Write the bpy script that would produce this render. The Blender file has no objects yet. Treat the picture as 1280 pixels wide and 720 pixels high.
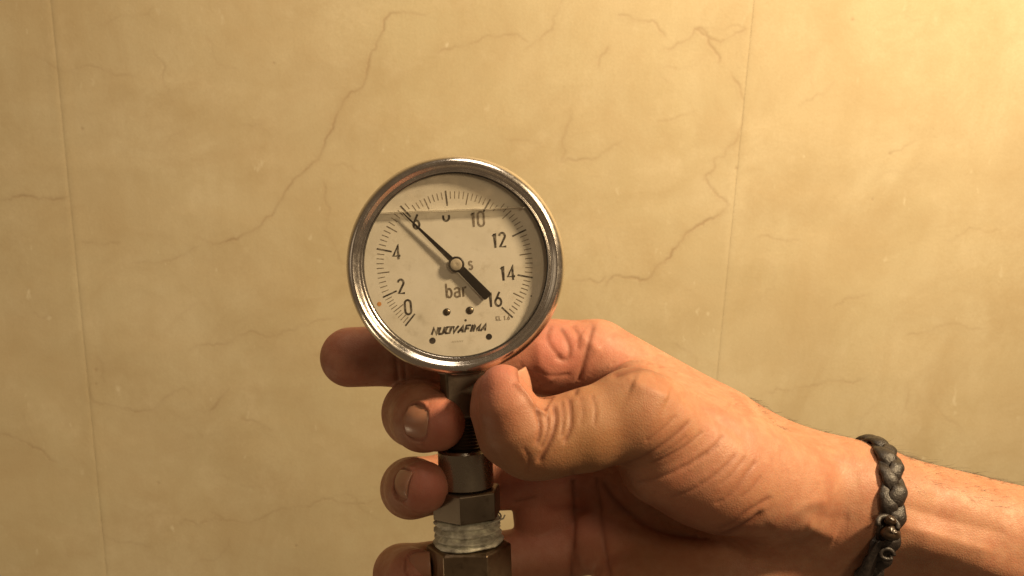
import bpy, bmesh, math, random
import numpy as np
from mathutils import Matrix, Vector

random.seed(7)
rng = np.random.default_rng(7)
scene = bpy.context.scene
col = scene.collection
R = math.radians

# ------------------------------------------------------------------ camera
FPX = 1108.0                       # focal length in pixels of a 1280 px wide picture
PITCH, ROLL = R(15.0), R(1.9)
cam_data = bpy.data.cameras.new("camera")
cam_data.sensor_width = 36.0
cam_data.lens = 36.0 * FPX / 1280.0
cam_data.clip_start, cam_data.clip_end = 0.01, 50.0
cam = bpy.data.objects.new("camera", cam_data)
col.objects.link(cam)
CAM = Matrix.Translation((0, 0, 1.45)) @ Matrix.Rotation(R(90) - PITCH, 4, 'X') @ Matrix.Rotation(ROLL, 4, 'Z')
cam.matrix_world = CAM
cam_data.dof.use_dof = True
cam_data.dof.focus_distance = 0.279
cam_data.dof.aperture_fstop = 30.0
scene.camera = cam

# ------------------------------------------------------------------ world, lamps, exposure
world = bpy.data.worlds.new("World")
scene.world = world
world.use_nodes = True
bg = world.node_tree.nodes["Background"]
bg.inputs[0].default_value = (1.0, 0.66, 0.38, 1)
bg.inputs[1].default_value = 0.10


def lamp(name, camloc, energy, size, color, aim=(0, 0, -0.4)):
    d = bpy.data.lights.new(name, 'AREA')
    d.shape = 'DISK'
    d.size = size
    d.energy = energy
    d.color = color
    o = bpy.data.objects.new(name, d)
    col.objects.link(o)
    p = CAM @ Vector(camloc)
    t = CAM @ Vector(aim)
    o.location = p
    o.rotation_euler = (t - p).to_track_quat('-Z', 'Y').to_euler()
    return o


lamp("ceiling_lamp", (0.51, 0.38, -0.03), 10.0, 0.09, (1.0, 0.73, 0.42), (0.12, 0.0, -0.55))
lamp("soft_overhead_lamp", (0.07, 0.58, -0.20), 1.3, 0.26, (1.0, 0.80, 0.58), (-0.02, 0.0, -0.28))
lamp("front_lamp", (0.22, 0.13, 0.20), 0.46, 0.10, (1.0, 0.74, 0.44), (0.0, 0.0, -0.30))
lamp("low_wall_lamp", (-0.55, -0.36, -0.34), 0.42, 0.10, (1.0, 0.75, 0.46), (-0.22, -0.12, -0.76))  # added fill that lifts the wall's lower left, no known lamp there
lamp("side_lamp", (-0.62, 0.06, -0.10), 0.10, 0.30, (1.0, 0.78, 0.52), (0.0, 0.0, -0.30))  # added to give the bezel a bright left edge, no known source
scene.view_settings.view_transform = 'Standard'
scene.view_settings.look = 'None'
scene.view_settings.exposure = 0.0
scene.view_settings.gamma = 1.0
scene.view_settings.use_curve_mapping = False
try:
    scene.cycles.max_bounces = 8
    scene.cycles.transparent_max_bounces = 12
except Exception:
    pass

# ------------------------------------------------------------------ geometry of the picture
D0 = 278.0                         # millimetres from the lens to the front of the bezel


def C3(px, py, dz):
    """photo pixel + millimetres in front of the bezel plane -> camera space, millimetres"""
    d = D0 - dz
    return np.array([(px - 640.0) / FPX * d, -(py - 360.0) / FPX * d, -d])


CAM_NP = np.array(CAM)


def cam_to_world(P):
    P = np.asarray(P, dtype=np.float64) * 0.001
    return P @ CAM_NP[:3, :3].T + CAM_NP[:3, 3]


def cam_px(P):
    return 640.0 + FPX * P[:, 0] / -P[:, 2], 360.0 - FPX * P[:, 1] / -P[:, 2]


def world_px(W):
    P = (np.asarray(W) - CAM_NP[:3, 3]) @ CAM_NP[:3, :3]
    return cam_px(P)


# ------------------------------------------------------------------ helpers
def mesh_from(name, verts, faces, mats=(), smooth=True):
    me = bpy.data.meshes.new(name)
    if isinstance(faces, np.ndarray) and faces.ndim == 2:
        n, q = faces.shape
        me.vertices.add(len(verts))
        me.vertices.foreach_set("co", np.asarray(verts, dtype=np.float32).ravel())
        me.loops.add(n * q)
        me.loops.foreach_set("vertex_index", faces.astype(np.int32).ravel())
        me.polygons.add(n)
        me.polygons.foreach_set("loop_start", np.arange(0, n * q, q, dtype=np.int32))
        me.update(calc_edges=True)
        me.validate()
    else:
        me.from_pydata([tuple(v) for v in verts], [], faces)
        me.update()
    for m in mats:
        me.materials.append(m)
    if smooth:
        me.polygons.foreach_set("use_smooth", np.ones(len(me.polygons), dtype=bool))
    return me


def obj(name, me, parent=None, mw=None):
    o = bpy.data.objects.new(name, me)
    col.objects.link(o)
    if parent is not None:
        o.parent = parent
    if mw is not None:
        o.matrix_local = mw
    return o


def tag(o, label=None, cat=None, group=None, kind=None):
    for k, v in (("label", label), ("category", cat), ("group", group), ("kind", kind)):
        if v:
            o[k] = v
    return o


class MB:
    """collects shapes, then builds one mesh"""
    def __init__(self):
        self.v, self.f = [], []

    def add(self, v, f):
        b = len(self.v)
        self.v += [tuple(p) for p in v]
        self.f += [tuple(i + b for i in q) for q in f]

    def lathe(self, prof, n=96, axis='z', closed=False, cap=False, wob=None):
        v, f = [], []
        m = len(prof)
        for i in range(n):
            a = 2 * math.pi * i / n
            c, s = math.cos(a), math.sin(a)
            for r, h in prof:
                if axis == 'z':
                    v.append((r * c, r * s, h))
                else:
                    v.append((r * c, h, -r * s))
        for i in range(n):
            j = (i + 1) % n
            for k in range(m if closed else m - 1):
                l = (k + 1) % m
                f.append((i * m + k, j * m + k, j * m + l, i * m + l))
        if cap:
            f.append(tuple(i * m for i in range(n))[::-1])
            f.append(tuple(i * m + m - 1 for i in range(n)))
        self.add(v, f)

    def prism(self, pts, z0, z1):
        n = len(pts)
        v = [(x, y, z0) for x, y in pts] + [(x, y, z1) for x, y in pts]
        f = [(i, (i + 1) % n, n + (i + 1) % n, n + i) for i in range(n)]
        f += [tuple(range(n))[::-1], tuple(range(n, 2 * n))]
        self.add(v, f)

    def ribbon(self, pts, w, z=0.0, wfun=None):
        """flat stroke through 2-D points, width w"""
        P = np.array(pts, float)
        n = len(P)
        T = np.zeros_like(P)
        T[1:-1] = P[2:] - P[:-2]
        T[0] = P[1] - P[0]
        T[-1] = P[-1] - P[-2]
        T /= np.linalg.norm(T, axis=1)[:, None] + 1e-9
        N = np.stack([-T[:, 1], T[:, 0]], 1)
        hw = np.full(n, w / 2)
        for i in range(1, n - 1):                      # mitre
            a = P[i] - P[i - 1]
            a = a / (np.linalg.norm(a) + 1e-9)
            c = abs(a @ T[i])
            hw[i] /= max(c, 0.6)
        v = [(*(P[i] + N[i] * hw[i]), z) for i in range(n)] + [(*(P[i] - N[i] * hw[i]), z) for i in range(n)]
        f = [(i, n + i, n + i + 1, i + 1) for i in range(n - 1)]
        self.add(v, f)

    def tube(self, P, rad, n=10, flat=None, caps=True, closed=False):
        P = np.array(P, float)
        m = len(P)
        if closed:
            T = np.roll(P, -1, 0) - np.roll(P, 1, 0)
        else:
            T = np.gradient(P, axis=0)
        T /= np.linalg.norm(T, axis=1)[:, None]
        if flat is None:
            up = np.tile(np.array([0.31, 0.17, 0.93]), (m, 1))
        else:
            up = np.array(flat[0], float)
        A = np.cross(T, up)
        A /= np.linalg.norm(A, axis=1)[:, None]
        B = np.cross(A, T)
        rad = np.broadcast_to(rad, (m,))
        ra, rb = rad, rad if flat is None else rad * flat[1]
        v = []
        for i in range(m):
            for k in range(n):
                a = 2 * math.pi * k / n
                v.append(P[i] + A[i] * math.cos(a) * ra[i] + B[i] * math.sin(a) * rb[i])
        f = []
        for i in range(m if closed else m - 1):
            j = (i + 1) % m
            for k in range(n):
                l = (k + 1) % n
                f.append((i * n + k, i * n + l, j * n + l, j * n + k))
        if caps and not closed:
            f.append(tuple(range(n))[::-1])
            f.append(tuple(range((m - 1) * n, m * n)))
        self.add(v, f)

    def build(self, name, mat, parent=None, smooth=True, scale=0.001, mw=None, angle=None, bevel=None):
        v = np.array(self.v) * scale
        me = mesh_from(name, v, self.f, [mat], smooth and angle is None)
        bm = bmesh.new()
        bm.from_mesh(me)
        bmesh.ops.recalc_face_normals(bm, faces=bm.faces)
        bm.to_mesh(me)
        bm.free()
        if angle is not None:
            me.polygons.foreach_set("use_smooth", np.ones(len(me.polygons), dtype=bool))
            me.set_sharp_from_angle(angle=R(angle))
        o = obj(name, me, parent, mw)
        if bevel:
            b = o.modifiers.new("bevel", 'BEVEL')
            b.width = bevel * 0.001
            b.segments = 2
            b.limit_method = 'ANGLE'
            b.angle_limit = R(30)
        return o


# ------------------------------------------------------------------ materials
class NT:
    def __init__(self, name):
        self.m = bpy.data.materials.new(name)
        self.m.use_nodes = True
        self.t = self.m.node_tree
        self.t.nodes.clear()
        self.out = self.t.nodes.new("ShaderNodeOutputMaterial")
        self.co = self.t.nodes.new("ShaderNodeTexCoord").outputs["Object"]

    def n(self, typ, ins=None, **kw):
        nd = self.t.nodes.new(typ)
        for k, v in kw.items():
            setattr(nd, k, v)
        for k, v in (ins or {}).items():
            s = nd.inputs[k]
            if hasattr(v, "is_linked") or isinstance(v, bpy.types.NodeSocket):
                self.t.links.new(v, s)
            else:
                s.default_value = v
        return nd

    def noise(self, scale, detail=4.0, rough=0.55, vec=None, dist=0.0):
        return self.n("ShaderNodeTexNoise", {"Vector": vec or self.co, "Scale": scale, "Detail": detail,
                                             "Roughness": rough, "Distortion": dist}).outputs["Fac"]

    def scale(self, s, vec=None):
        return self.n("ShaderNodeMapping", {"Vector": vec or self.co, "Scale": s}).outputs[0]

    def ramp(self, fac, stops):
        nd = self.n("ShaderNodeValToRGB", {"Fac": fac})
        cr = nd.color_ramp
        while len(cr.elements) < len(stops):
            cr.elements.new(0.5)
        for e, (p, c) in zip(cr.elements, stops):
            e.position = p
            e.color = (*c, 1) if len(c) == 3 else c
        return nd.outputs[0]

    def maprange(self, v, a, b, c, d, clamp=True):
        return self.n("ShaderNodeMapRange", {0: v, 1: a, 2: b, 3: c, 4: d}, clamp=clamp).outputs[0]

    def mix(self, fac, a, b, mode='MIX'):
        nd = self.n("ShaderNodeMix", data_type='RGBA', blend_type=mode)
        for i, v in ((0, fac), (6, a), (7, b)):
            if isinstance(v, bpy.types.NodeSocket):
                self.t.links.new(v, nd.inputs[i])
            else:
                nd.inputs[i].default_value = v if i == 0 or len(v) == 4 else (*v, 1)
        return nd.outputs[2]

    def math(self, op, a, b=0.0):
        return self.n("ShaderNodeMath", {0: a, 1: b}, operation=op).outputs[0]

    def attr(self, name):
        return self.n("ShaderNodeAttribute", attribute_name=name).outputs["Fac"]

    def bump(self, h, strength=0.3, dist=0.001, normal=None):
        ins = {"Height": h, "Strength": strength, "Distance": dist}
        if normal is not None:
            ins["Normal"] = normal
        return self.n("ShaderNodeBump", ins).outputs[0]

    def principled(self, **kw):
        p = self.n("ShaderNodeBsdfPrincipled", {k.replace("_", " "): v for k, v in kw.items()})
        self.t.links.new(p.outputs[0], self.out.inputs[0])
        return self.m


def c4(*c):
    return (*c, 1.0)


def m_metal(name, color, rough, rvar=0.12, scratch=0.25, dirt=0.25, dirtcol=(0.08, 0.055, 0.035), metallic=1.0, stretch=(1, 1, 1)):
    t = NT(name)
    big = t.noise(90.0, 5, 0.6)
    fine = t.noise(900.0, 4, 0.7, t.scale(stretch))
    rg = t.math('ADD', t.maprange(big, 0.3, 0.75, rough - rvar * 0.5, rough + rvar), t.maprange(fine, 0.3, 0.7, -0.04, 0.05))
    d = t.maprange(t.noise(220.0, 6, 0.7), 0.55, 0.75, 0.0, dirt)
    cl = t.mix(d, c4(*color), c4(*dirtcol))
    return t.principled(Base_Color=cl, Metallic=metallic, Roughness=rg, Normal=t.bump(fine, scratch, 0.00004))


def m_plain(name, color, rough, bump=0.0, bscale=800.0, var=0.15, spec=0.5):
    t = NT(name)
    nz = t.noise(bscale * 0.2, 5, 0.6)
    cl = t.mix(t.maprange(nz, 0.3, 0.7, 0, 1), c4(*[c * (1 - var) for c in color]), c4(*[min(1, c * (1 + var)) for c in color]))
    kw = dict(Base_Color=cl, Roughness=rough)
    kw["Specular_IOR_Level"] = spec
    if bump:
        kw["Normal"] = t.bump(t.noise(bscale, 5, 0.6), bump, 0.0003)
    return t.principled(**kw)


def m_wall():
    t = NT("wallpaper")
    vein, blotch, ash = t.attr("vein"), t.attr("blotch"), t.attr("soft_vein")
    big = t.noise(3.2, 5, 0.6, dist=0.4)
    mid = t.noise(13.0, 7, 0.65, dist=0.7)
    fib = t.noise(60.0, 5, 0.65, t.scale((1.0, 1.0, 0.18)))
    hfib = t.noise(45.0, 5, 0.65, t.scale((0.22, 1.0, 1.0)))
    fine = t.noise(420.0, 3, 0.6)
    c = t.mix(t.maprange(big, 0.35, 0.68, 0, 1), c4(0.650, 0.575, 0.375), c4(0.760, 0.680, 0.490))
    c = t.mix(t.maprange(mid, 0.40, 0.70, 0, 0.60), c, c4(0.54, 0.435, 0.255))
    c = t.mix(t.maprange(t.noise(21.0, 6, 0.7), 0.54, 0.74, 0, 0.55), c, c4(0.80, 0.720, 0.52))
    c = t.mix(t.maprange(fib, 0.38, 0.75, 0, 0.22), c, c4(0.54, 0.43, 0.235))
    c = t.mix(t.maprange(hfib, 0.45, 0.75, 0, 0.18), c, c4(0.80, 0.66, 0.42))
    c = t.mix(t.maprange(fine, 0.30, 0.75, 0, 0.14), c, c4(0.50, 0.38, 0.21))
    speck = t.noise(900.0, 2, 0.5)
    c = t.mix(t.maprange(speck, 0.35, 0.70, 0, 0.26), c, c4(0.47, 0.38, 0.22))
    flk = t.math('MULTIPLY', t.maprange(t.noise(120.0, 4, 0.6, t.scale((1.0, 1.0, 0.5))), 0.66, 0.72, 0, 1), t.maprange(mid, 0.45, 0.6, 0, 0.5))
    c = t.mix(flk, c, c4(0.88, 0.82, 0.62))
    c = t.mix(t.math('MULTIPLY', t.maprange(t.noise(7.0, 6, 0.7, dist=1.5), 0.48, 0.68, 0, 1), 0.42), c, c4(0.52, 0.405, 0.235))
    c = t.mix(t.math('MULTIPLY', blotch, 0.45), c, c4(0.56, 0.43, 0.245))
    c = t.mix(t.math('MULTIPLY', ash, 0.15), c, c4(0.42, 0.30, 0.17))
    c = t.mix(t.math('MULTIPLY', vein, 0.42), c, c4(0.29, 0.165, 0.09))
    h = t.math('ADD', t.math('MULTIPLY', mid, 0.6), t.math('MULTIPLY', fib, 0.35))
    h = t.math('ADD', h, t.math('MULTIPLY', fine, 0.30))
    return t.principled(Base_Color=c, Roughness=t.maprange(mid, 0.3, 0.7, 0.48, 0.62), Specular_IOR_Level=0.35,
                        Normal=t.bump(h, 0.35, 0.0012))


def m_skin():
    t = NT("skin")
    red, tan_shade, crease_shade = t.attr("redness"), t.attr("tan"), t.attr("crease")
    big = t.noise(45.0, 5, 0.6)
    mot = t.noise(260.0, 5, 0.65)
    fine = t.noise(1500.0, 3, 0.6)
    c = t.mix(t.maprange(big, 0.3, 0.7, 0, 1), c4(0.465, 0.232, 0.148), c4(0.535, 0.288, 0.190))
    c = t.mix(t.maprange(t.noise(85.0, 6, 0.7), 0.44, 0.62, 0, 0.70), c, c4(0.415, 0.160, 0.100))
    c = t.mix(t.maprange(t.noise(120.0, 5, 0.7, t.scale((1.0, 1.3, 0.8))), 0.52, 0.70, 0, 0.55), c, c4(0.52, 0.300, 0.180))
    c = t.mix(t.maprange(mot, 0.42, 0.68, 0, 0.5), c, c4(0.37, 0.155, 0.085))
    c = t.mix(t.math('MULTIPLY', tan_shade, 0.85), c, c4(0.255, 0.130, 0.052))  # brown skin tone, deepened to paint shade onto the thumb
    c = t.mix(t.math('MULTIPLY', red, 0.75), c, c4(0.48, 0.155, 0.118))
    c = t.mix(t.math('MULTIPLY', crease_shade, 0.75), c, c4(0.20, 0.07, 0.04))  # grooves darkened by colour as well, painting in their shade
    c = t.mix(t.maprange(t.noise(520.0, 2, 0.5), 0.70, 0.78, 0, 0.35), c, c4(0.30, 0.14, 0.08))
    vor = t.n("ShaderNodeTexVoronoi", {"Vector": t.scale((1, 1, 1)), "Scale": 1100.0}, feature='DISTANCE_TO_EDGE').outputs["Distance"]
    h = t.math('ADD', t.math('MULTIPLY', t.maprange(vor, 0.0, 0.28, 0, 1), 0.6), t.math('MULTIPLY', mot, 1.0))
    h = t.math('ADD', h, t.math('MULTIPLY', fine, 0.35))
    lines = t.noise(330.0, 4, 0.6, t.scale((1.0, 0.35, 1.0)), 0.6)
    h = t.math('ADD', h, t.math('MULTIPLY', lines, 2.2))
    m = t.principled(Base_Color=c, Roughness=t.maprange(mot, 0.3, 0.7, 0.46, 0.60), Specular_IOR_Level=0.36,
                     Subsurface_Weight=0.22, Subsurface_Radius=(1.0, 0.35, 0.18), Subsurface_Scale=0.0022,
                     Normal=t.bump(h, 0.26, 0.00022))
    return m


M_WALL, M_SKIN = m_wall(), m_skin()
M_PLASTER = m_plain("plaster", (0.5, 0.45, 0.36), 0.9, 0.3, 200)
M_STEEL = m_metal("stainless_steel", (0.80, 0.76, 0.71), 0.21, 0.10, 0.07, 0.12)
M_CASE = m_metal("case_steel", (0.50, 0.46, 0.41), 0.33, 0.10, 0.25, 0.35)
M_CHROME = m_metal("plated_fitting", (0.40, 0.355, 0.29), 0.24, 0.10, 0.2, 0.4, stretch=(1, 1, 1))
M_DULL = m_metal("dull_fitting", (0.23, 0.19, 0.145), 0.36, 0.15, 0.4, 0.6)
M_BRASS = m_metal("worn_brass", (0.27, 0.205, 0.14), 0.38, 0.15, 0.4, 0.6)
M_GASKET = m_plain("gasket_rubber", (0.03, 0.024, 0.02), 0.55)


def m_ink(name, color, wear):
    """print worn through in places"""
    t = NT(name)
    a = t.noise(700.0, 5, 0.65)
    cl = t.mix(t.maprange(a, 0.48, 0.68, 0, wear), c4(*color), c4(0.55, 0.51, 0.42))
    return t.principled(Base_Color=cl, Roughness=0.6)


M_INK = m_ink("dial_ink", (0.045, 0.035, 0.028), 0.45)
M_GREYINK = m_ink("faded_ink", (0.22, 0.18, 0.14), 0.7)
M_TICK = m_ink("tick_ink", (0.16, 0.125, 0.09), 0.7)
M_SMUDGE = m_plain("grey_smudge", (0.44, 0.40, 0.31), 0.8)
M_RUST = m_plain("orange_mark", (0.65, 0.30, 0.10), 0.7)
M_POINTER = m_plain("pointer_enamel", (0.022, 0.017, 0.014), 0.42)
M_SMUDGE = m_plain("grey_smudge", (0.44, 0.40, 0.31), 0.8)
M_HUB = m_plain("hub_cap", (0.42, 0.37, 0.29), 0.4, 0.3, 900, 0.3)
M_TAPE = m_plain("ptfe_tape", (0.68, 0.63, 0.52), 0.32, 0.9, 1500, 0.6)
M_NAIL = None


def m_dial():
    t = NT("dial_enamel")
    a = t.noise(60.0, 6, 0.65)
    b = t.noise(160.0, 6, 0.7)
    c = t.mix(t.maprange(a, 0.35, 0.7, 0, 1), c4(0.78, 0.75, 0.675), c4(0.69, 0.655, 0.565))
    c = t.mix(t.maprange(b, 0.55, 0.76, 0, 0.60), c, c4(0.47, 0.42, 0.32))
    c = t.mix(t.attr("stain"), c, c4(0.36, 0.32, 0.235))
    return t.principled(Base_Color=c, Roughness=0.5)


def m_nail():
    t = NT("nail")
    b = t.noise(500.0, 4, 0.6, t.scale((1, 1, 1)))
    c = t.mix(t.math('MULTIPLY', t.attr("free_edge"), 0.18), t.mix(b, c4(0.42, 0.205, 0.135), c4(0.48, 0.25, 0.165)), c4(0.52, 0.33, 0.22))
    return t.principled(Base_Color=c, Roughness=0.30, Specular_IOR_Level=0.5, Subsurface_Weight=0.2,
                        Subsurface_Radius=(1, 0.4, 0.2), Subsurface_Scale=0.0012, Normal=t.bump(b, 0.12, 0.0001))


def m_glass():
    """clear window, smeared above the liquid where the oil film has dried"""
    t = NT("window_glass")
    film = t.n("ShaderNodeAttribute", attribute_name="film").outputs["Fac"]
    smear = t.noise(140.0, 5, 0.6)
    fr = t.n("ShaderNodeFresnel", {"IOR": 1.45}).outputs[0]
    tr = t.n("ShaderNodeBsdfTransparent", {"Color": c4(0.97, 0.96, 0.93)}).outputs[0]
    gl = t.n("ShaderNodeBsdfGlossy", {"Color": c4(1, 1, 1), "Roughness": 0.08}).outputs[0]
    df = t.n("ShaderNodeBsdfDiffuse", {"Color": c4(0.55, 0.47, 0.36)}).outputs[0]
    s1 = t.n("ShaderNodeMixShader", {0: fr, 1: tr, 2: gl}).outputs[0]
    f2 = t.math('ADD', t.math('MULTIPLY', film, t.maprange(smear, 0.2, 0.8, 0.07, 0.20)), t.maprange(smear, 0.50, 0.8, 0.0, 0.14))
    s2 = t.n("ShaderNodeMixShader", {0: f2, 1: s1, 2: df}).outputs[0]
    t.t.links.new(s2, t.out.inputs[0])
    return t.m


def m_liquid():
    t = NT("glycerine_edge")
    tr = t.n("ShaderNodeBsdfTransparent", {"Color": c4(0.95, 0.92, 0.85)}).outputs[0]
    gl = t.n("ShaderNodeBsdfGlossy", {"Color": c4(1, 1, 1), "Roughness": 0.25}).outputs[0]
    df = t.n("ShaderNodeBsdfDiffuse", {"Color": c4(0.95, 0.93, 0.86)}).outputs[0]
    a = t.n("ShaderNodeMixShader", {0: 0.5, 1: gl, 2: df}).outputs[0]
    s = t.n("ShaderNodeMixShader", {0: t.maprange(t.noise(150.0, 3), 0.3, 0.7, 0.40, 0.80), 1: tr, 2: a}).outputs[0]
    t.t.links.new(s, t.out.inputs[0])
    return t.m


def m_leather():
    t = NT("dark_leather")
    a = t.noise(400.0, 5, 0.65)
    c = t.mix(t.maprange(a, 0.35, 0.7, 0, 1), c4(0.012, 0.009, 0.008), c4(0.034, 0.026, 0.023))
    return t.principled(Base_Color=c, Roughness=t.maprange(a, 0.3, 0.7, 0.34, 0.5), Normal=t.bump(t.math('ADD', t.noise(1600.0, 4), t.math('MULTIPLY', t.noise(450.0, 5, 0.7), 1.5)), 0.6, 0.0003))


M_DIAL, M_NAIL, M_GLASS, M_LIQ, M_LEATHER = m_dial(), m_nail(), m_glass(), m_liquid(), m_leather()
M_BEAD = m_plain("dark_bead", (0.040, 0.024, 0.014), 0.30)

# ================================================================== THE WALL
WALL_Y = 0.73 * math.cos(PITCH)


def wall_pt(px, py):
    d = CAM_NP[:3, :3] @ np.array([(px - 640) / FPX, -(py - 360) / FPX, -1.0])
    o = CAM_NP[:3, 3]
    return o + d * (WALL_Y - o[1]) / d[1]


VEINS = [  # photo-traced crackle of the printed wallpaper: (strength, width px, points)
    (0.85, 1.2, [(535, 18), (515, 16), (487, 17), (480, 25), (480, 38), (470, 60), (460, 80), (449, 112), (430, 125), (420, 145), (408, 172), (402, 190), (390, 205), (370, 222), (355, 243), (338, 270), (322, 285), (300, 295), (275, 305), (258, 302), (248, 296)]),
    (0.4, 1.1, [(250, 308), (225, 320), (200, 328), (165, 328)]),
    (0.8, 1.4, [(-20, 251), (0, 250), (35, 245), (60, 248), (86, 246)]),
    (0.55, 1.2, [(545, 66), (560, 62), (600, 50), (640, 43), (662, 57)]),
    (0.5, 1.4, [(655, 62), (675, 50), (690, 37), (697, 12), (705, -10)]),
    (0.75, 1.3, [(770, 20), (790, 24), (815, 26), (824, 38), (832, 48)]),
    (0.7, 1.3, [(826, 62), (845, 55), (862, 49), (868, 36), (882, 40), (900, 53), (915, 46), (935, 36)]),
    (0.7, 1.5, [(868, 36), (885, 50), (895, 66), (897, 80)]),
    (0.35, 1.2, [(870, 36), (905, 38), (935, 36)]),
    (0.7, 1.4, [(912, 90), (925, 110), (929, 150), (920, 175), (905, 196), (892, 212), (877, 226)]),
    (0.7, 1.3, [(880, 222), (893, 240), (905, 250), (913, 258)]),
    (1.0, 1.4, [(913, 256), (900, 268), (880, 277), (858, 290), (845, 310), (832, 325), (816, 341), (800, 351), (785, 347), (770, 344), (757, 358)]),
    (0.5, 1.2, [(757, 345), (735, 349), (715, 351)]),
    (0.5, 1.6, [(712, 132), (707, 160), (706, 190), (700, 203), (740, 200), (760, 187), (780, 175)]),
    (0.4, 1.2, [(820, 152), (845, 148), (870, 140)]),
    (0.5, 1.6, [(747, 85), (752, 68), (760, 58)]),
    (0.45, 1.5, [(1000, 133), (1030, 118), (1045, 100)]),
    (0.4, 1.2, [(1110, 193), (1130, 183), (1150, 177)]),
    (0.45, 1.1, [(235, 440), (262, 430), (300, 419), (350, 417), (385, 407), (425, 400)]),
    (0.45, 1.2, [(113, 470), (118, 503), (145, 508), (172, 514), (192, 512), (203, 500), (220, 488), (232, 486), (241, 494)]),
    (0.6, 1.5, [(262, 513), (275, 498), (286, 484)]),
    (0.5, 1.2, [(300, 520), (322, 528), (341, 538)]),
    (0.42, 1.1, [(215, 658), (250, 655), (285, 650), (350, 636), (390, 631), (425, 628), (480, 624)]),
    (0.5, 1.2, [(262, 640), (275, 645), (281, 650)]),
    (0.5, 1.3, [(-20, 532), (0, 541), (40, 558), (75, 578)]),
    (0.4, 1.3, [(130, 480), (128, 460), (122, 445)]),
    (0.45, 1.2, [(955, 492), (985, 489), (1020, 482), (1050, 476), (1085, 468)]),
    (0.4, 1.2, [(870, 455), (862, 440), (840, 428)]),
    (0.35, 1.2, [(1040, 385), (1062, 372), (1090, 368)]),
    (0.4, 1.2, [(40, 60), (80, 90), (140, 92), (175, 95)]),
    (0.4, 1.2, [(190, 60), (207, 85), (212, 120), (218, 130)]),
    (0.35, 1.2, [(100, 300), (130, 306), (150, 303)]),
    (0.4, 1.2, [(405, 225), (412, 260), (420, 310), (430, 330)]),
    (0.35, 1.2, [(390, 190), (430, 205), (450, 215)]),
    (0.35, 1.2, [(940, 300), (965, 298), (1000, 302)]),
    (0.35, 1.2, [(1180, 300), (1210, 285), (1250, 287)]),
    (0.35, 1.2, [(1130, 420), (1170, 408), (1230, 411)]),
]


def fractal(pts, amp, it=4):
    P = [np.array(p, float) for p in pts]
    for _ in range(it):
        Q = [P[0]]
        for a, b in zip(P[:-1], P[1:]):
            L = np.linalg.norm(b - a)
            if L < 2.5:
                Q.append(b)
                continue
            nrm = np.array([-(b - a)[1], (b - a)[0]]) / (L + 1e-9)
            Q += [(a + b) / 2 + nrm * rng.normal() * amp * L, b]
        P = Q
    return np.array(P)


for _ in range(60):                                   # faint hairlines between the traced ones
    x, y = rng.uniform(-60, 1340), rng.uniform(-60, 780)
    a = rng.uniform(0, 2 * math.pi)
    pts = [(x, y)]
    for k in range(rng.integers(2, 6)):
        a += rng.normal() * 0.6
        x += math.cos(a) * 16
        y += math.sin(a) * 12
        pts.append((x, y))
    VEINS.append((rng.uniform(0.10, 0.30), rng.uniform(1.0, 1.6), pts))


def line_field(X, Y, lines, grow=3.5, jitter=0.10):
    """largest exp(-d2/2w2) over the polylines, for the points (X, Y) in photo pixels"""
    out = np.zeros(len(X), np.float32)
    soft = np.zeros(len(X), np.float32)
    order = np.argsort(Y, kind='stable')
    Ys = Y[order]
    for s, w, pts in lines:
        P = fractal(pts, jitter) if jitter else np.array(pts, float)
        n = len(P) - 1
        for i in range(n):
            a, b = P[i], P[i + 1]
            m = w * grow * 2.2
            lo, hi = np.searchsorted(Ys, [min(a[1], b[1]) - m, max(a[1], b[1]) + m])
            idx = order[lo:hi]
            idx = idx[(X[idx] > min(a[0], b[0]) - m) & (X[idx] < max(a[0], b[0]) + m)]
            if not len(idx):
                continue
            q = np.stack([X[idx], Y[idx]], 1)
            d = b - a
            t = np.clip(((q - a) @ d) / (d @ d + 1e-9), 0, 1)
            d2 = ((q - a - t[:, None] * d) ** 2).sum(1)
            u = (i + t) / n
            fade = np.clip(np.minimum(u, 1 - u) * 8 + 0.3, 0, 1)
            out[idx] = np.maximum(out[idx], s * fade * (np.exp(-d2 / (2 * w * w)) if jitter else np.exp(-np.sqrt(d2 + 0.09 * w * w) / (0.8 * w) + 0.375)))
            soft[idx] = np.maximum(soft[idx], s * fade * np.exp(-d2 / (2 * (w * grow) ** 2)))
    return out, soft


SEAM_L, SEAM_R = wall_pt(99, 360)[0], wall_pt(907, 360)[0]
STRIP_W = SEAM_R - SEAM_L
vx0, vx1 = wall_pt(-40, -20)[0], wall_pt(1320, -20)[0]
vx0, vx1 = min(vx0, wall_pt(-40, 740)[0]), max(vx1, wall_pt(1320, 740)[0])
vz0, vz1 = wall_pt(640, 760)[2] - 0.02, wall_pt(640, -40)[2] + 0.02

wm = MB()
wm.add([(x, y, z) for x in (-1.6, 1.7) for y in (WALL_Y + 0.0008, WALL_Y + 0.15) for z in (0.2, 2.5)],
       [(0, 1, 3, 2), (4, 6, 7, 5), (0, 4, 5, 1), (2, 3, 7, 6), (0, 2, 6, 4), (1, 5, 7, 3)])
wall = wm.build("wall", M_PLASTER, None, smooth=False, scale=1.0)
tag(wall, "plain interior wall hung with beige crackle patterned wallpaper", "wall", kind="structure")

STEP = 0.0009


def nonuniform(a, b, fa, fb):
    lo, hi = max(a, fa), min(b, fb)
    if hi <= lo:
        return np.linspace(a, b, 12)
    parts = []
    if a < lo - 1e-6:
        parts.append(np.linspace(a, lo, 9)[:-1])
    parts.append(np.linspace(lo, hi, max(2, int((hi - lo) / STEP))))
    if hi < b - 1e-6:
        parts.append(np.linspace(hi, b, 9)[1:])
    return np.concatenate(parts)


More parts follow.
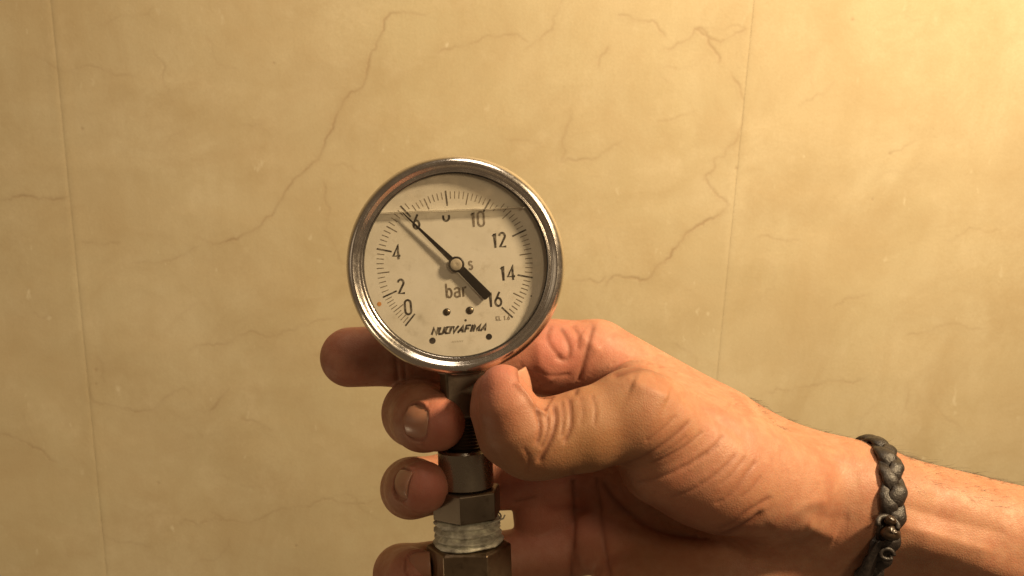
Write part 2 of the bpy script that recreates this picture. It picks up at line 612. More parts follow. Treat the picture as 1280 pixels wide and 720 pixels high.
DOTS = [(1065, 25, 2.2), (1112, 192, 2.0), (103, 161, 1.8), (120, 462, 1.8), (342, 79, 1.6), (198, 603, 1.6), (120, 480, 1.6), (370, 682, 1.5),
        (920, 210, 1.8), (1090, 249, 1.6)]


def strip(x0, x1):
    gap = 0.00008
    xs = nonuniform(x0 + gap, x1 - gap, vx0, vx1)
    zs = nonuniform(0.2, 2.5, vz0, vz1)
    # rounded, slightly lifted edges of the paper
    ex = [x0 + gap, x1 - gap]
    nx, nz = len(xs), len(zs)
    XX, ZZ = np.meshgrid(xs, zs, indexing='ij')
    X, Z = XX.ravel(), ZZ.ravel()
    W = np.stack([X, np.full(len(X), WALL_Y), Z], 1)
    px, py = world_px(W)
    inview = (px > -80) & (px < 1360) & (py > -80) & (py < 800)
    vein = np.zeros(len(X), np.float32)
    soft = np.zeros(len(X), np.float32)
    idx = np.nonzero(inview)[0]
    if len(idx) > 1000:
        v, s = line_field(px[idx], py[idx], [(a_, w_ * 0.72, p_) for a_, w_, p_ in VEINS])
        n1 = np.sin(px[idx] * 0.13 + 2 * np.sin(py[idx] * 0.07)) * 0.5 + 0.5   # lines fade in and out
        n2 = np.sin(px[idx] * 0.05 - py[idx] * 0.083 + 1.7 * np.sin(px[idx] * 0.021)) * 0.5 + 0.5
        v = v * (0.25 + 0.55 * n1 + 0.35 * n2)
        for dx, dy, r in DOTS:
            v = np.maximum(v, 0.9 * np.exp(-((px[idx] - dx) ** 2 + (py[idx] - dy) ** 2) / (2 * r * r * 0.5)))
        vein[idx], soft[idx] = v, s
    relief = -0.00028 * vein + 0.00008 * soft
    e = np.minimum(np.abs(X - ex[0]), np.abs(X - ex[1]))
    relief += -0.00012 * np.exp(-(e / 0.0009) ** 2) + 0.00010 * np.exp(-((e - 0.004) / 0.0035) ** 2)
    relief += 0.0004 * np.sin(X * 31 + 2 * np.sin(Z * 11)) * np.sin(Z * 23 + X * 9)
    W[:, 1] = WALL_Y - 0.0008 - relief
    blot = np.clip(np.sin(X * 17 + 3 * np.sin(Z * 9)) * np.sin(Z * 21 + 2 * np.sin(X * 13)), 0, 1) * 0.4
    blot = np.maximum(blot, 0.18 * np.exp(-(e / 0.0011) ** 2))
    ii, kk = np.meshgrid(np.arange(nx - 1), np.arange(nz - 1), indexing='ij')
    a = (ii * nz + kk).ravel()
    F = np.stack([a, a + nz, a + nz + 1, a + 1], 1)
    me = mesh_from("wallpaper_strip", W, F, [M_WALL])
    for nm, arr in (("vein", vein), ("soft_vein", soft), ("blotch", blot)):
        at = me.attributes.new(nm, 'FLOAT', 'POINT')
        at.data.foreach_set("value", arr.astype(np.float32))
    return obj("wallpaper_strip", me, wall)


for k in range(-2, 4):
    strip(SEAM_L + (k - 0) * STRIP_W - (0 if k else 0), SEAM_L + (k + 1) * STRIP_W)

# ================================================================== THE GAUGE
gauge = bpy.data.objects.new("pressure_gauge", None)
col.objects.link(gauge)
GROLL = R(2.1)
gl = Matrix.Translation(Vector(C3(568.5, 331.5, 0) * 0.001)) @ Matrix.Rotation(R(1.5), 4, 'X') @ Matrix.Rotation(GROLL, 4, 'Z')
gauge.matrix_world = CAM @ gl
tag(gauge, "round steel pressure gauge with cream dial on a threaded fitting held in the hand", "pressure gauge")

# local frame of the gauge: x right, y up, z towards the viewer, millimetres, origin at bezel front centre
b = MB()
b.lathe([(0.01, -30.5), (24, -30.5), (29.5, -29.8), (31.0, -28.2), (31.4, -26), (31.4, -9.0), (30.6, -8.6)], 96)
b.build("case", M_CASE, gauge, angle=40)
# rolled bezel
BS = 1.026
prof = [(31.2, -9.8), (33.0, -9.7), (33.6, -9.2), (33.75, -8.2), (33.8, -5.8), (33.9, -4.4), (33.75, -3.2), (33.3, -2.0), (32.6, -1.05),
        (32.0, -0.5), (31.5, -0.25), (31.05, -0.35), (30.6, -0.85), (30.2, -1.55), (29.8, -2.05), (29.45, -2.2), (29.2, -2.0),
        (28.95, -1.85), (28.65, -1.95), (28.45, -2.3), (28.35, -2.9), (28.4, -3.6)]
b = MB()
b.lathe([(r * BS, z) for r, z in prof], 160)
b.build("bezel", M_STEEL, gauge)
b = MB()
b.lathe([(29.2, -2.0), (29.05, -2.3), (29.0, -3.6), (29.3, -5.4)], 96)
b.build("gasket", M_GASKET, gauge)
# small nick of the bezel seam, upper right
b = MB()
for a in (38.0,):
    c, s = math.cos(R(a)), math.sin(R(a))
    b.prism([(27.3 * c - 0.35 * s, 27.3 * s + 0.35 * c), (28.5 * c - 0.25 * s, 28.5 * s + 0.25 * c), (28.5 * c + 0.3 * s, 28.5 * s - 0.3 * c), (27.5 * c + 0.2 * s, 27.5 * s - 0.2 * c)], -3.4, -2.7)
b.build("retaining_tab", M_STEEL, gauge, bevel=0.1)

DZ = -4.5                          # dial plane
DROT = R(2.4)
DIAL = Matrix.Translation((0, 0, DZ * 0.001)) @ Matrix.Rotation(DROT, 4, 'Z')
SC = (D0 - DZ) / FPX               # mm per photo pixel on the dial


def dpx(px, py):
    """photo pixel -> dial plane millimetres (unrotated dial frame)"""
    q = C3(px, py, DZ)
    g = np.array(gl.inverted() @ Vector(q * 0.001)) * 1000
    c, s = math.cos(-DROT), math.sin(-DROT)
    return np.array([g[0] * c - g[1] * s, g[0] * s + g[1] * c])


rr = np.concatenate([np.linspace(0.0, 29.15, 60)])
v, f = [(0, 0, 0)], []
NA = 120
for r in rr[1:]:
    for i in range(NA):
        a = 2 * math.pi * i / NA
        v.append((r * math.cos(a), r * math.sin(a), 0))
for i in range(NA):
    f.append((0, 1 + i, 1 + (i + 1) % NA))
for k in range(len(rr) - 2):
    for i in range(NA):
        j = (i + 1) % NA
        f.append((1 + k * NA + i, 1 + (k + 1) * NA + i, 1 + (k + 1) * NA + j, 1 + k * NA + j))
b = MB()
b.add(v, f)
dial = b.build("dial", M_DIAL, gauge, mw=DIAL)
vv = np.array(v)
stain = np.zeros(len(vv))
for x, y, r, s in [(525, 397, 5.5, 0.55), (566, 434, 9, 0.22), (578, 437, 8, 0.20), (572, 447, 5, 0.2), (580, 405, 6, 0.12), (530, 404, 4, 0.3), (600, 300, 18, 0.10), (640, 420, 9, 0.12), (487, 330, 10, 0.08)]:
    q = dpx(x, y)
    stain = np.maximum(stain, s * np.exp(-((vv[:, 0] - q[0]) ** 2 + (vv[:, 1] - q[1]) ** 2) / (2 * (r * SC * 0.6) ** 2)))
at = dial.data.attributes.new("stain", 'FLOAT', 'POINT')
at.data.foreach_set("value", stain.astype(np.float32))


def sub(name, mb, mat, kind=None):
    o = mb.build(name, mat, dial, smooth=False)
    if kind:
        o["kind"] = kind
    return o


# scale marks: the measured angle of each number on the dial
CEN = dpx(568.3, 329.8)
ANG = {0: 231.5, 2: 205.0, 4: 169.0, 6: 133.0, 8: 97.0, 10: 61.0, 12: 25.5, 14: -10.0, 16: -42.7}
TILT = math.degrees(GROLL + DROT)


def ang(val):
    k = int(val // 2) * 2
    if k >= 16:
        return ANG[16] - TILT
    return ANG[k] + (ANG[k + 2] - ANG[k]) * (val - k) / 2 - TILT


def radial(mb, val, r0, r1, w, z):
    a = R(ang(val))
    if 6.2 < val < 10.6:
        r0, r1 = r0 - 7, r1 - 7
    d = np.array([math.cos(a), math.sin(a)])
    mb.ribbon([CEN + d * r0 * SC, CEN + d * r1 * SC], w * SC, z)


for val in range(0, 17, 2):
    b = MB()
    radial(b, val, 80, 99, 2.0, 0.05)
    sub("scale_mark", b, M_INK)
b = MB()
for k in range(0, 81):
    if k % 10 == 0:
        continue
    val = k * 0.2
    if k % 5 == 0:
        radial(b, val, 82, 97, 1.25, 0.05)
    else:
        radial(b, val, 88.5, 97.5, 0.95, 0.05)
sub("minor_marks", b, M_TICK)


def arc(cx, cy, rx, ry, a0, a1, n=12):
    return [(cx + rx * math.cos(R(a0 + (a1 - a0) * i / n)), cy + ry * math.sin(R(a0 + (a1 - a0) * i / n))) for i in range(n + 1)]


# stroke lettering, cell 0..w by 0..1
GL = {
    '0': (0.44, [arc(0.22, 0.76, 0.2, 0.22, 0, 180) + arc(0.22, 0.24, 0.2, 0.22, 180, 360) + [(0.42, 0.76)]]),
    '1': (0.30, [[(0.02, 0.80), (0.17, 0.96), (0.17, 0.0)]]),
    '2': (0.44, [arc(0.21, 0.75, 0.19, 0.22, 170, -25) + [(0.03, 0.04), (0.44, 0.04)]]),
    '4': (0.48, [[(0.36, 0.0), (0.36, 0.97), (0.02, 0.24), (0.50, 0.24)]]),
    '6': (0.44, [[(0.34, 0.98)] + arc(0.22, 0.30, 0.20, 0.27, 165, 525, 20)]),
    '8': (0.44, [arc(0.22, 0.74, 0.175, 0.22, -90, 270, 18), arc(0.22, 0.26, 0.20, 0.25, 90, 450, 18)]),
    'b': (0.44, [[(0.04, 1.0), (0.04, 0.0)], arc(0.22, 0.33, 0.17, 0.30, 180, -180, 18)]),
    'a': (0.44, [arc(0.2, 0.48, 0.17, 0.17, 160, 0, 8) + [(0.37, 0.0)], arc(0.19, 0.19, 0.16, 0.17, 60, 320, 14)]),
    'r': (0.32, [[(0.05, 0.66), (0.05, 0.0)], arc(0.23, 0.42, 0.18, 0.22, 180, 70, 6)]),
    'S': (0.46, [arc(0.22, 0.73, 0.18, 0.22, 20, 270, 12) + arc(0.22, 0.27, 0.18, 0.24, 90, -160, 12)]),
    'N': (0.62, [[(0.02, 0.0), (0.02, 0.96), (0.58, 0.04), (0.58, 1.0)]]),
    'U': (0.62, [[(0.02, 1.0), (0.02, 0.1), (0.10, 0.04), (0.52, 0.04), (0.58, 0.1), (0.58, 1.0)]]),
    'O': (0.66, [[(0.04, 0.06), (0.04, 0.94), (0.60, 0.94), (0.60, 0.06), (0.04, 0.06)]]),
    'V': (0.60, [[(0.02, 1.0), (0.22, 0.04), (0.62, 1.0)]]),
    'A': (0.62, [[(0.0, 0.0), (0.46, 0.97), (0.58, 0.0)], [(0.18, 0.32), (0.54, 0.32)]]),
    'F': (0.54, [[(0.02, 0.0), (0.02, 0.95), (0.56, 0.95)], [(0.02, 0.52), (0.46, 0.52)]]),
    'I': (0.14, [[(0.05, 0.0), (0.05, 1.0)]]),
    'M': (0.74, [[(0.02, 0.0), (0.02, 0.96), (0.36, 0.2), (0.70, 0.96), (0.70, 0.0)]]),
    'K': (0.5, [[(0.04, 0), (0.04, 1)], [(0.46, 1), (0.06, 0.45), (0.48, 0)]]),
    'L': (0.42, [[(0.04, 1), (0.04, 0.03), (0.42, 0.03)]]),
    '.': (0.12, [[(0.04, 0.0), (0.04, 0.12)]]),
    ' ': (0.3, []),
}


def text(name, s, px, py, hpx, wpx, mat, sx=1.0, gap=0.16, slant=0.0, z=0.06, tilt=0.0):
    """centre of the word at photo pixel (px, py), height hpx, stroke wpx"""
    q = dpx(px, py)
    h = hpx * SC
    wid = sum(GL[c][0] * sx + gap for c in s) - gap
    b = MB()
    x = -wid / 2
    ct, st = math.cos(R(tilt)), math.sin(R(tilt))
    for i, c in enumerate(s):
        w, strokes = GL[c]
        for st_i, pl in enumerate(strokes):
            P = []
            for (u, t) in pl:
                X = (x + u * sx + slant * (t - 0.5)) * h
                Y = (t - 0.5) * h
                P.append((q[0] + X * ct - Y * st, q[1] + X * st + Y * ct))
            b.ribbon(P, wpx * SC, z + 0.004 * st_i + 0.002 * (i % 2))
        x += w * sx + gap
    return sub(name, b, mat)


text("numeral", "0", 510, 384, 18.5, 2.5, M_INK)
text("numeral", "2", 501.5, 358, 18.5, 2.5, M_INK)
text("numeral", "4", 495.5, 315, 18.5, 2.6, M_INK)
text("numeral", "6", 520.5, 277, 18.5, 2.5, M_INK)
GL['c'] = (0.44, [arc(0.22, 0.26, 0.20, 0.25, 150, 390, 14)])
GL['n'] = (0.44, [arc(0.22, 0.74, 0.175, 0.22, -90, 270, 18)])
text("numeral", "c", 557.5, 267, 18.5, 2.6, M_INK)
text("numeral", "10", 597, 274, 18.5, 2.5, M_GREYINK)
text("numeral", "12", 624, 300, 18.5, 2.5, M_INK)
text("numeral", "14", 634.5, 341, 18.5, 2.5, M_INK)
text("numeral", "16", 618.5, 374, 18.5, 2.5, M_INK)
text("unit_lettering", "bar", 570.5, 362.5, 18, 2.4, M_TICK, sx=1.0, gap=0.13)
text("symbol_lettering", "S", 588.5, 331.5, 11, 2.0, M_GREYINK)
text("name_lettering", "NUOVAFIMA", 574.5, 411.5, 8.6, 2.5, M_INK, sx=1.15, gap=0.24, slant=0.42)
text("class_lettering", "KL 1.6", 628.5, 397.5, 5.5, 1.0, M_GREYINK, gap=0.2)
# small printed mark under the name
b = MB()
q = dpx(572, 427)
for k in range(7):
    b.ribbon([q + np.array([-3.4 + k, -0.5]) * 0.55, q + np.array([-2.9 + k, 0.5]) * 0.55], 0.16, 0.05)
sub("small_print", b, M_SMUDGE)
# screws and holes
for (x, y, r, m) in [(558.5, 390, 4.6, M_DULL), (587.3, 388, 4.8, M_DULL)]:
    q = dpx(x, y)
    b = MB()
    b.lathe([(r * SC, 0.0), (r * SC, 0.12), (r * SC * 0.84, 0.16)], 24)
    rim = sub("screw_hole", b, M_GASKET)
    rim.location = (q[0] * 0.001, q[1] * 0.001, 0)
    b = MB()
    b.lathe([(r * SC * 0.86, 0.02), (r * SC * 0.82, 0.16), (r * SC * 0.5, 0.30), (0.01, 0.34)], 24)
    s = b.build("screw_head", M_DULL, dial)
    s.location = (q[0] * 0.001, q[1] * 0.001, 0)
for (x, y, r) in [(540.5, 426, 4.0), (611.3, 421, 3.8)]:
    q = dpx(x, y)
    b = MB()
    b.lathe([(r * SC, 0.06), (r * SC * 0.9, 0.10), (0.01, 0.10)], 24)
    s = sub("dial_hole", b, M_GASKET)
    s.location = (q[0] * 0.001, q[1] * 0.001, 0)
for (x, y, r, m, nm) in [(582, 400.5, 1.5, M_INK, "ink_dot"), (474, 380, 2.8, M_RUST, "orange_mark"), (664, 370, 0.9, M_INK, "ink_dot")]:
    q = dpx(x, y)
    b = MB()
    b.lathe([(r * SC, 0.05), (0.01, 0.07)], 14)
    s = sub(nm, b, m)
    s.location = (q[0] * 0.001, q[1] * 0.001, 0)

# pointer
PZ = -3.15
def gpx(px, py, z):
    q = C3(px, py, z)
    return np.array(gl.inverted() @ Vector(q * 0.001)) * 1000


h0 = gpx(570.5, 330.5, PZ)[:2]
tip = gpx(503.5, 266, PZ)[:2]
tail = gpx(609.5, 370.5, PZ)[:2]
d = (tip - h0) / np.linalg.norm(tip - h0)
nn = np.array([-d[1], d[0]])
d2 = (tail - h0) / np.linalg.norm(tail - h0)
n2 = np.array([-d2[1], d2[0]])
b = MB()
b.prism([tip + nn * 0.16, h0 + nn * 0.95, h0 - n2 * 1.25, tail - n2 * 1.55, tail + d2 * 0.4 - n2 * 1.0, tail + d2 * 0.4 + n2 * 1.0, tail + n2 * 1.55, h0 + n2 * 1.25, h0 - nn * 0.95, tip - nn * 0.16], PZ - 0.3, PZ)
pointer = b.build("pointer", M_POINTER, gauge, smooth=False, bevel=0.08)
b = MB()
b.lathe([(2.55, PZ - 0.25), (2.55, PZ + 0.25), (2.2, PZ + 0.42), (1.75, PZ + 0.30)], 40)
o = b.build("hub_ring", M_POINTER, pointer)
o.location = (h0[0] * 0.001, h0[1] * 0.001, 0)
b = MB()
b.lathe([(2.0, PZ - 0.2), (1.9, PZ + 0.32), (1.3, PZ + 0.50), (0.5, PZ + 0.52), (0.01, PZ + 0.42)], 40)
b.lathe([(0.8, DZ), (0.8, PZ)], 16)
o = b.build("hub", M_HUB, pointer, angle=50)
o.location = (h0[0] * 0.001, h0[1] * 0.001, 0)

# window and liquid
LZ = -2.35
la, lb = gpx(480, 266.5, -4)[:2], gpx(655, 260.0, -4)[:2]
ld = (lb - la) / np.linalg.norm(lb - la)
ln = np.array([-ld[1], ld[0]])
lv = la @ ln                        # height of the liquid along its normal
rr = np.linspace(0, 29.2, 46)
v, f = [(0, 0, LZ)], []
for r in rr[1:]:
    for i in range(NA):
        a = 2 * math.pi * i / NA
        v.append((r * math.cos(a), r * math.sin(a), LZ))
for i in range(NA):
    f.append((0, 1 + i, 1 + (i + 1) % NA))
for k in range(len(rr) - 2):
    for i in range(NA):
        j = (i + 1) % NA
        f.append((1 + k * NA + i, 1 + (k + 1) * NA + i, 1 + (k + 1) * NA + j, 1 + k * NA + j))
b = MB()
b.add(v, f)
win = b.build("window", M_GLASS, gauge)
vv = np.array(v)
at = win.data.attributes.new("film", 'FLOAT', 'POINT')
hgt = vv[:, :2] @ ln - lv
at.data.foreach_set("value", np.clip(hgt / 3.0 + 0.1, 0, 1).astype(np.float32))
# glycerine surface: level sheet from dial to window with a raised meniscus
tt = np.linspace(-1, 1, 60)
half = math.sqrt(28.9 ** 2 - lv ** 2)
b = MB()
prof = [(-4.4, 0.0), (-3.8, -0.06), (-3.2, -0.03), (-2.8, 0.04), (-2.45, 0.14)]
v, f = [], []
for t_ in tt:
    p = ln * lv + ld * half * t_
    for z, e in prof:
        w = 0.05 * math.sin(t_ * 9) + 0.04 * math.sin(t_ * 23 + 1)
        v.append((*(p + ln * (e + w)), z))
for i in range(len(tt) - 1):
    for k in range(len(prof) - 1):
        f.append((i * 5 + k, i * 5 + k + 1, (i + 1) * 5 + k + 1, (i + 1) * 5 + k))
b.add(v, f)
b.tube([(*(ln * (lv + 0.12 + 0.05 * math.sin(t_ * 9) + 0.04 * math.sin(t_ * 23 + 1)) + ld * half * t_), -2.62) for t_ in tt], 0.08 + 0.03 * np.sin(tt * 14), 8)
b.build("liquid_surface", M_LIQ, gauge)

# ---- socket and fittings under the case: axis along -y at z = SZ
SZ = -16.0
AX = Matrix.Translation((0, 0, SZ * 0.001))


def hexpts(ac, rot=0.0):
    return [(ac * math.cos(R(60 * i + rot)), ac * math.sin(R(60 * i + rot))) for i in range(6)]


def hexbar(mb, ac, y0, y1, rot, ch=0.7):
    """hexagonal bar along y with chamfered corners"""
    rings = [(y0, ac - ch), (y0 - ch * 0.55, ac), (y1 + ch * 0.55, ac), (y1, ac - ch)]
    v, f = [], []
    for y, a in rings:
        for x, z in hexpts(a, rot):
            v.append((x, y, z))
    for k in range(3):
        for i in range(6):
            j = (i + 1) % 6
            f.append((k * 6 + i, k * 6 + j, (k + 1) * 6 + j, (k + 1) * 6 + i))
    f.append(tuple(range(6)))
    f.append(tuple(range(18, 24))[::-1])
    mb.add(v, f)


b = MB()
b.lathe([(0.01, -28), (8.8, -28), (8.8, -34.5), (8.0, -35.5)], 40, axis='y')
b.build("socket_collar", M_CASE, gauge, mw=AX, angle=40)
b = MB()
hw = 6.6
v = [(sx * hw, y, sz * hw) for y in (-34.5, -50.0) for sx, sz in ((-1, -1), (1, -1), (1, 1), (-1, 1))]
b.add(v, [(0, 1, 2, 3), (7, 6, 5, 4), (0, 4, 5, 1), (1, 5, 6, 2), (2, 6, 7, 3), (3, 7, 4, 0)])
b.build("wrench_flat", M_DULL, gauge, mw=AX @ Matrix.Rotation(R(14), 4, 'Y'), smooth=False, bevel=0.8)
b = MB()
pr = [(5.6, -49.5)]
y = -50.0
while y > -61.0:
    pr += [(6.4, y - 0.35), (5.7, y - 0.9)]
    y -= 1.1
b.lathe(pr + [(5.6, -62.5)], 40, axis='y')
b.build("thread", M_DULL, gauge, mw=AX, angle=60)
b = MB()
b.lathe([(5.4, -61.0), (8.4, -61.0), (9.1, -61.8), (9.15, -73.6), (8.6, -74.2), (8.0, -74.4)], 56, axis='y')
b.build("reducer_collar", M_CHROME, gauge, mw=AX, angle=35)
b = MB()
hexbar(b, 11.9, -74.3, -83.8, 97)
b.build("hex_adapter", M_DULL, gauge, mw=AX, smooth=False, bevel=0.25)
# taped thread: helical ridge wrapped in white tape
b = MB()
pr = [(9.0, -83.5)]
y = -83.9
while y > -91.0:
    pr += [(9.9, y), (11.2, y - 0.7), (11.6, y - 1.1), (11.2, y - 1.5), (10.0, y - 2.1)]
    y -= 2.5
pr += [(11.9, y + 0.2), (12.1, y - 0.6), (9.0, y - 1.2)]
n = 72
v, f = [], []
m = len(pr)
for i in range(n):
    a = 2 * math.pi * i / n
    for k, (r, y) in enumerate(pr):
        r2 = (r - 0.35 + 0.22 * math.sin(a * 3 + y * 2.1) + 0.14 * math.sin(a * 7 - y * 3) + rng.normal() * 0.10 + 0.08 * math.sin(a * 2 + y * 1.3))
        y2 = y + 1.0 * math.sin(a + 0.4) * 0.45 + 0.12 * math.sin(a * 5 + y)
        v.append((r2 * math.cos(a), y2, -r2 * math.sin(a)))
for i in range(n):
    j = (i + 1) % n
    for k in range(m - 1):
        f.append((i * m + k, j * m + k, j * m + k + 1, i * m + k + 1))
b.add(v, f)
b.build("thread_tape", M_TAPE, gauge, mw=AX)
b = MB()
P = [(11.2 * math.cos(a), -84.4 - 0.25 * a, 11.2 * math.sin(a)) for a in np.linspace(-0.4, 1.0, 12)]
b.tube(P + [(12.1, -83.2, 6.6), (12.6, -82.3, 5.9)], 0.28, 6)
b.build("tape_end", M_TAPE, gauge, mw=AX)
b = MB()
hexbar(b, 14.2, -92.9, -122.0, 0, 1.2)
b.build("hex_nut", M_BRASS, gauge, mw=AX @ Matrix.Rotation(R(-2), 4, 'Y'), smooth=False, bevel=0.3)
b = MB()
b.lathe([(6.5, -120), (10.2, -121.9), (10.2, -150), (9.6, -151), (0.01, -151)], 40, axis='y')
b.build("pipe_end", M_BRASS, gauge, mw=AX, angle=40)

# ================================================================== THE HAND
H = 0.62                            # voxel, mm
LO = np.array([-82.0, -135.0, -362.0])
HI = np.array([300.0, 10.0, -252.0])
NV = np.ceil((HI - LO) / H).astype(int) + 1
FLD = np.full(NV, 40.0, np.float32)
AXS = [LO[i] + H * np.arange(NV[i]) for i in range(3)]


def prim(fld, a, b, ra, rb, k, sq=None, margin=5.0):
    """smooth union of a tapered capsule into the field; sq = (axis, factor) flattens it"""
    a, b = np.asarray(a, float), np.asarray(b, float)
    r = max(ra, rb) * (1.0 if sq is None else max(1.0, 1.0 / sq[1])) + k + margin
    lo = np.clip(((np.minimum(a, b) - r - LO) / H).astype(int), 0, NV)
    hi = np.clip(((np.maximum(a, b) + r - LO) / H).astype(int) + 2, 0, NV)
    if (hi <= lo).any():
        return
    sl = tuple(slice(lo[i], hi[i]) for i in range(3))
    X = (AXS[0][sl[0]].astype(np.float32))[:, None, None]
    Y = (AXS[1][sl[1]].astype(np.float32))[None, :, None]
    Z = (AXS[2][sl[2]].astype(np.float32))[None, None, :]
    d = b - a
    L2 = float(d @ d) + 1e-9
    px, py, pz = X - a[0], Y - a[1], Z - a[2]
    t = np.clip((px * d[0] + py * d[1] + pz * d[2]) / L2, 0, 1)
    qx, qy, qz = px - t * d[0], py - t * d[1], pz - t * d[2]
    q2 = qx * qx + qy * qy + qz * qz
    if sq is not None:
        ax, fac = np.asarray(sq[0], float), sq[1]
        ax = ax / np.linalg.norm(ax)
        c = qx * ax[0] + qy * ax[1] + qz * ax[2]
        q2 = q2 + c * c * (1.0 / (fac * fac) - 1.0)
    D = np.sqrt(q2) - (ra + (rb - ra) * t)
    old = fld[sl]
    if k > 0:
        h = np.maximum(k - np.abs(old - D), 0) / k
        fld[sl] = np.minimum(old, D) - h * h * h * (k / 6.0)
    else:
        fld[sl] = np.minimum(old, D)


def merge(dst, src, k):
    h = np.maximum(k - np.abs(dst - src), 0) / k
    np.minimum(dst, src, out=dst)
    dst -= h * h * h * (k / 6.0)


def chain(fld, pts, k, sq=None):
    for (p, ra), (q, rb) in zip(pts[:-1], pts[1:]):
        prim(fld, C3(*p), C3(*q), ra, rb, k, sq)


# palm, thenar, wrist, forearm
prim(FLD, C3(745, 447, -46), C3(1000, 597, -42), 13.8, 16.0, 0)
prim(FLD, C3(742, 508, -57), C3(1010, 630, -46), 13.0, 18.0, 9)
prim(FLD, C3(738, 592, -60), C3(1010, 665, -50), 12.5, 16.5, 9)
prim(FLD, C3(742, 676, -55), C3(1010, 695, -47), 12.0, 16.0, 9)
prim(FLD, C3(795, 745, -38), C3(1000, 715, -42), 15.0, 17.0, 12)
prim(FLD, C3(950, 640, -32), C3(1060, 658, -35), 14.0, 17.0, 14)
# forearm
prim(FLD, C3(1010, 606, -36), C3(1075, 625, -35), 17.5, 18.2, 12)
prim(FLD, C3(1060, 620, -35), C3(1330, 702, -36), 18.0, 22.5, 12)
prim(FLD, C3(1330, 702, -36), C3(1760, 800, -44), 22.5, 30, 10)
prim(FLD, C3(1010, 705, -54), C3(1060, 722, -58), 17.0, 17.5, 12)
prim(FLD, C3(1060, 722, -58), C3(1330, 820, -64), 17.5, 25, 14)
prim(FLD, C3(1330, 820, -64), C3(1760, 930, -64), 25, 31, 10)
prim(FLD, C3(1040, 668, -45), C3(1330, 760, -50), 17.0, 23, 14)
prim(FLD, C3(1330, 760, -50), C3(1760, 865, -54), 23, 31, 10)
# flexor tendons at the wrist
prim(FLD, C3(985, 645, -26), C3(1150, 672, -20), 4.0, 3.5, 9)
prim(FLD, C3(1150, 672, -20), C3(1400, 765, -20), 3.5, 4.0, 9)
# thenar eminence and thumb metacarpal
prim(FLD, C3(985, 605, -26), C3(800, 520, -4), 16.0, 13.6, 11)
prim(FLD, C3(880, 588, -13), C3(965, 618, -22), 17.5, 16.0, 9)
prim(FLD, C3(830, 575, -10), C3(900, 600, -14), 15.0, 16.5, 8)
# webs between the finger roots
prim(FLD, C3(688, 560, -58), C3(690, 690, -60), 10.0, 9.5, 8)
prim(FLD, C3(664, 606, -52), C3(668, 676, -56), 8.0, 7.0, 5)
# web between thumb and index
prim(FLD, C3(800, 490, -22), C3(900, 540, -30), 11.0, 15.0, 12)
# thumb
TH = np.full(NV, 40.0, np.float32)
chain(TH, [((815, 524, -5), 13.6), ((790, 519, -2), 13.7), ((730, 538, 2), 12.2), ((690, 547, 4), 11.5), ((662, 550, 5), 11.2)], 5)
chain(TH, [((668, 550, 5), 11.2), ((647, 534, 7), 9.8), ((636, 509, 8), 7.8), ((629, 485, 7), 6.4)], 5)
TD = np.full(NV, 40.0, np.float32)
for F_ in (TH, TD):
    chain(F_, [((647, 534, 7), 9.8), ((636, 509, 8), 7.8), ((629, 485, 7), 6.4)], 5)
chain(TH, [((662, 548, 1), 10.6), ((638, 540, -1.5), 9.6), ((621, 510, -3), 7.4), ((617, 490, -3), 6.2)], 7)
merge(FLD, TH, 7)
# fingers: each its own field, joined to the hand with a tight blend so they stay separate
FING = {
    "index": [((745, 447, -46), 13.8), ((690, 446, -45), 13.2), ((600, 440, -44.5), 12.0), ((500, 444, -43.5), 11.0), ((438, 446.5, -42.5), 10.8)],
    "middle": [((742, 508, -57), 13.0), ((690, 505, -55), 12.0), ((565, 507, -49), 11.6), ((521, 516, -36), 11.8), ((530, 524, -22), 10.6), ((546, 527.5, -13.0), 9.6)],
    "ring": [((738, 592, -60), 12.5), ((690, 596, -55), 11.6), ((565, 603, -49), 10.8), ((514, 610, -34), 10.2), ((518, 610, -22), 9.4), ((529, 609, -12.5), 8.5)],
    "little": [((742, 676, -60), 12.0), ((690, 690, -56), 10.5), ((570, 706, -47), 9.6), ((502, 716, -34), 9.4), ((515, 718, -21), 8.6)],
}
for nm, pts in FING.items():
    FF = np.full(NV, 40.0, np.float32)
    chain(FF, pts, 4)
    merge(FLD, FF, 2.2)
    del FF


def sample(P, FLD=FLD):
    """trilinear field value and gradient"""
    G = np.clip((P - LO) / H, 0, NV - 1.001)
    i = np.floor(G).astype(int)
    t = G - i
    c = {}
    for a in (0, 1):
        for b_ in (0, 1):
            for g in (0, 1):
                c[a, b_, g] = FLD[i[:, 0] + a, i[:, 1] + b_, i[:, 2] + g]
    x, y, z = t.T
    def L(u, v, w): return u + (v - u) * w
    x00, x10, x01, x11 = (L(c[0, 0, 0], c[1, 0, 0], x), L(c[0, 1, 0], c[1, 1, 0], x), L(c[0, 0, 1], c[1, 0, 1], x), L(c[0, 1, 1], c[1, 1, 1], x))
    y0, y1 = L(x00, x10, y), L(x01, x11, y)
    val = L(y0, y1, z)
    gz = (y1 - y0) / H
    gy = L(x10 - x00, x11 - x01, z) / H
    gx = L(L(c[1, 0, 0] - c[0, 0, 0], c[1, 1, 0] - c[0, 1, 0], y), L(c[1, 0, 1] - c[0, 0, 1], c[1, 1, 1] - c[0, 1, 1], y), z) / H
    return val, np.stack([gx, gy, gz], 1)


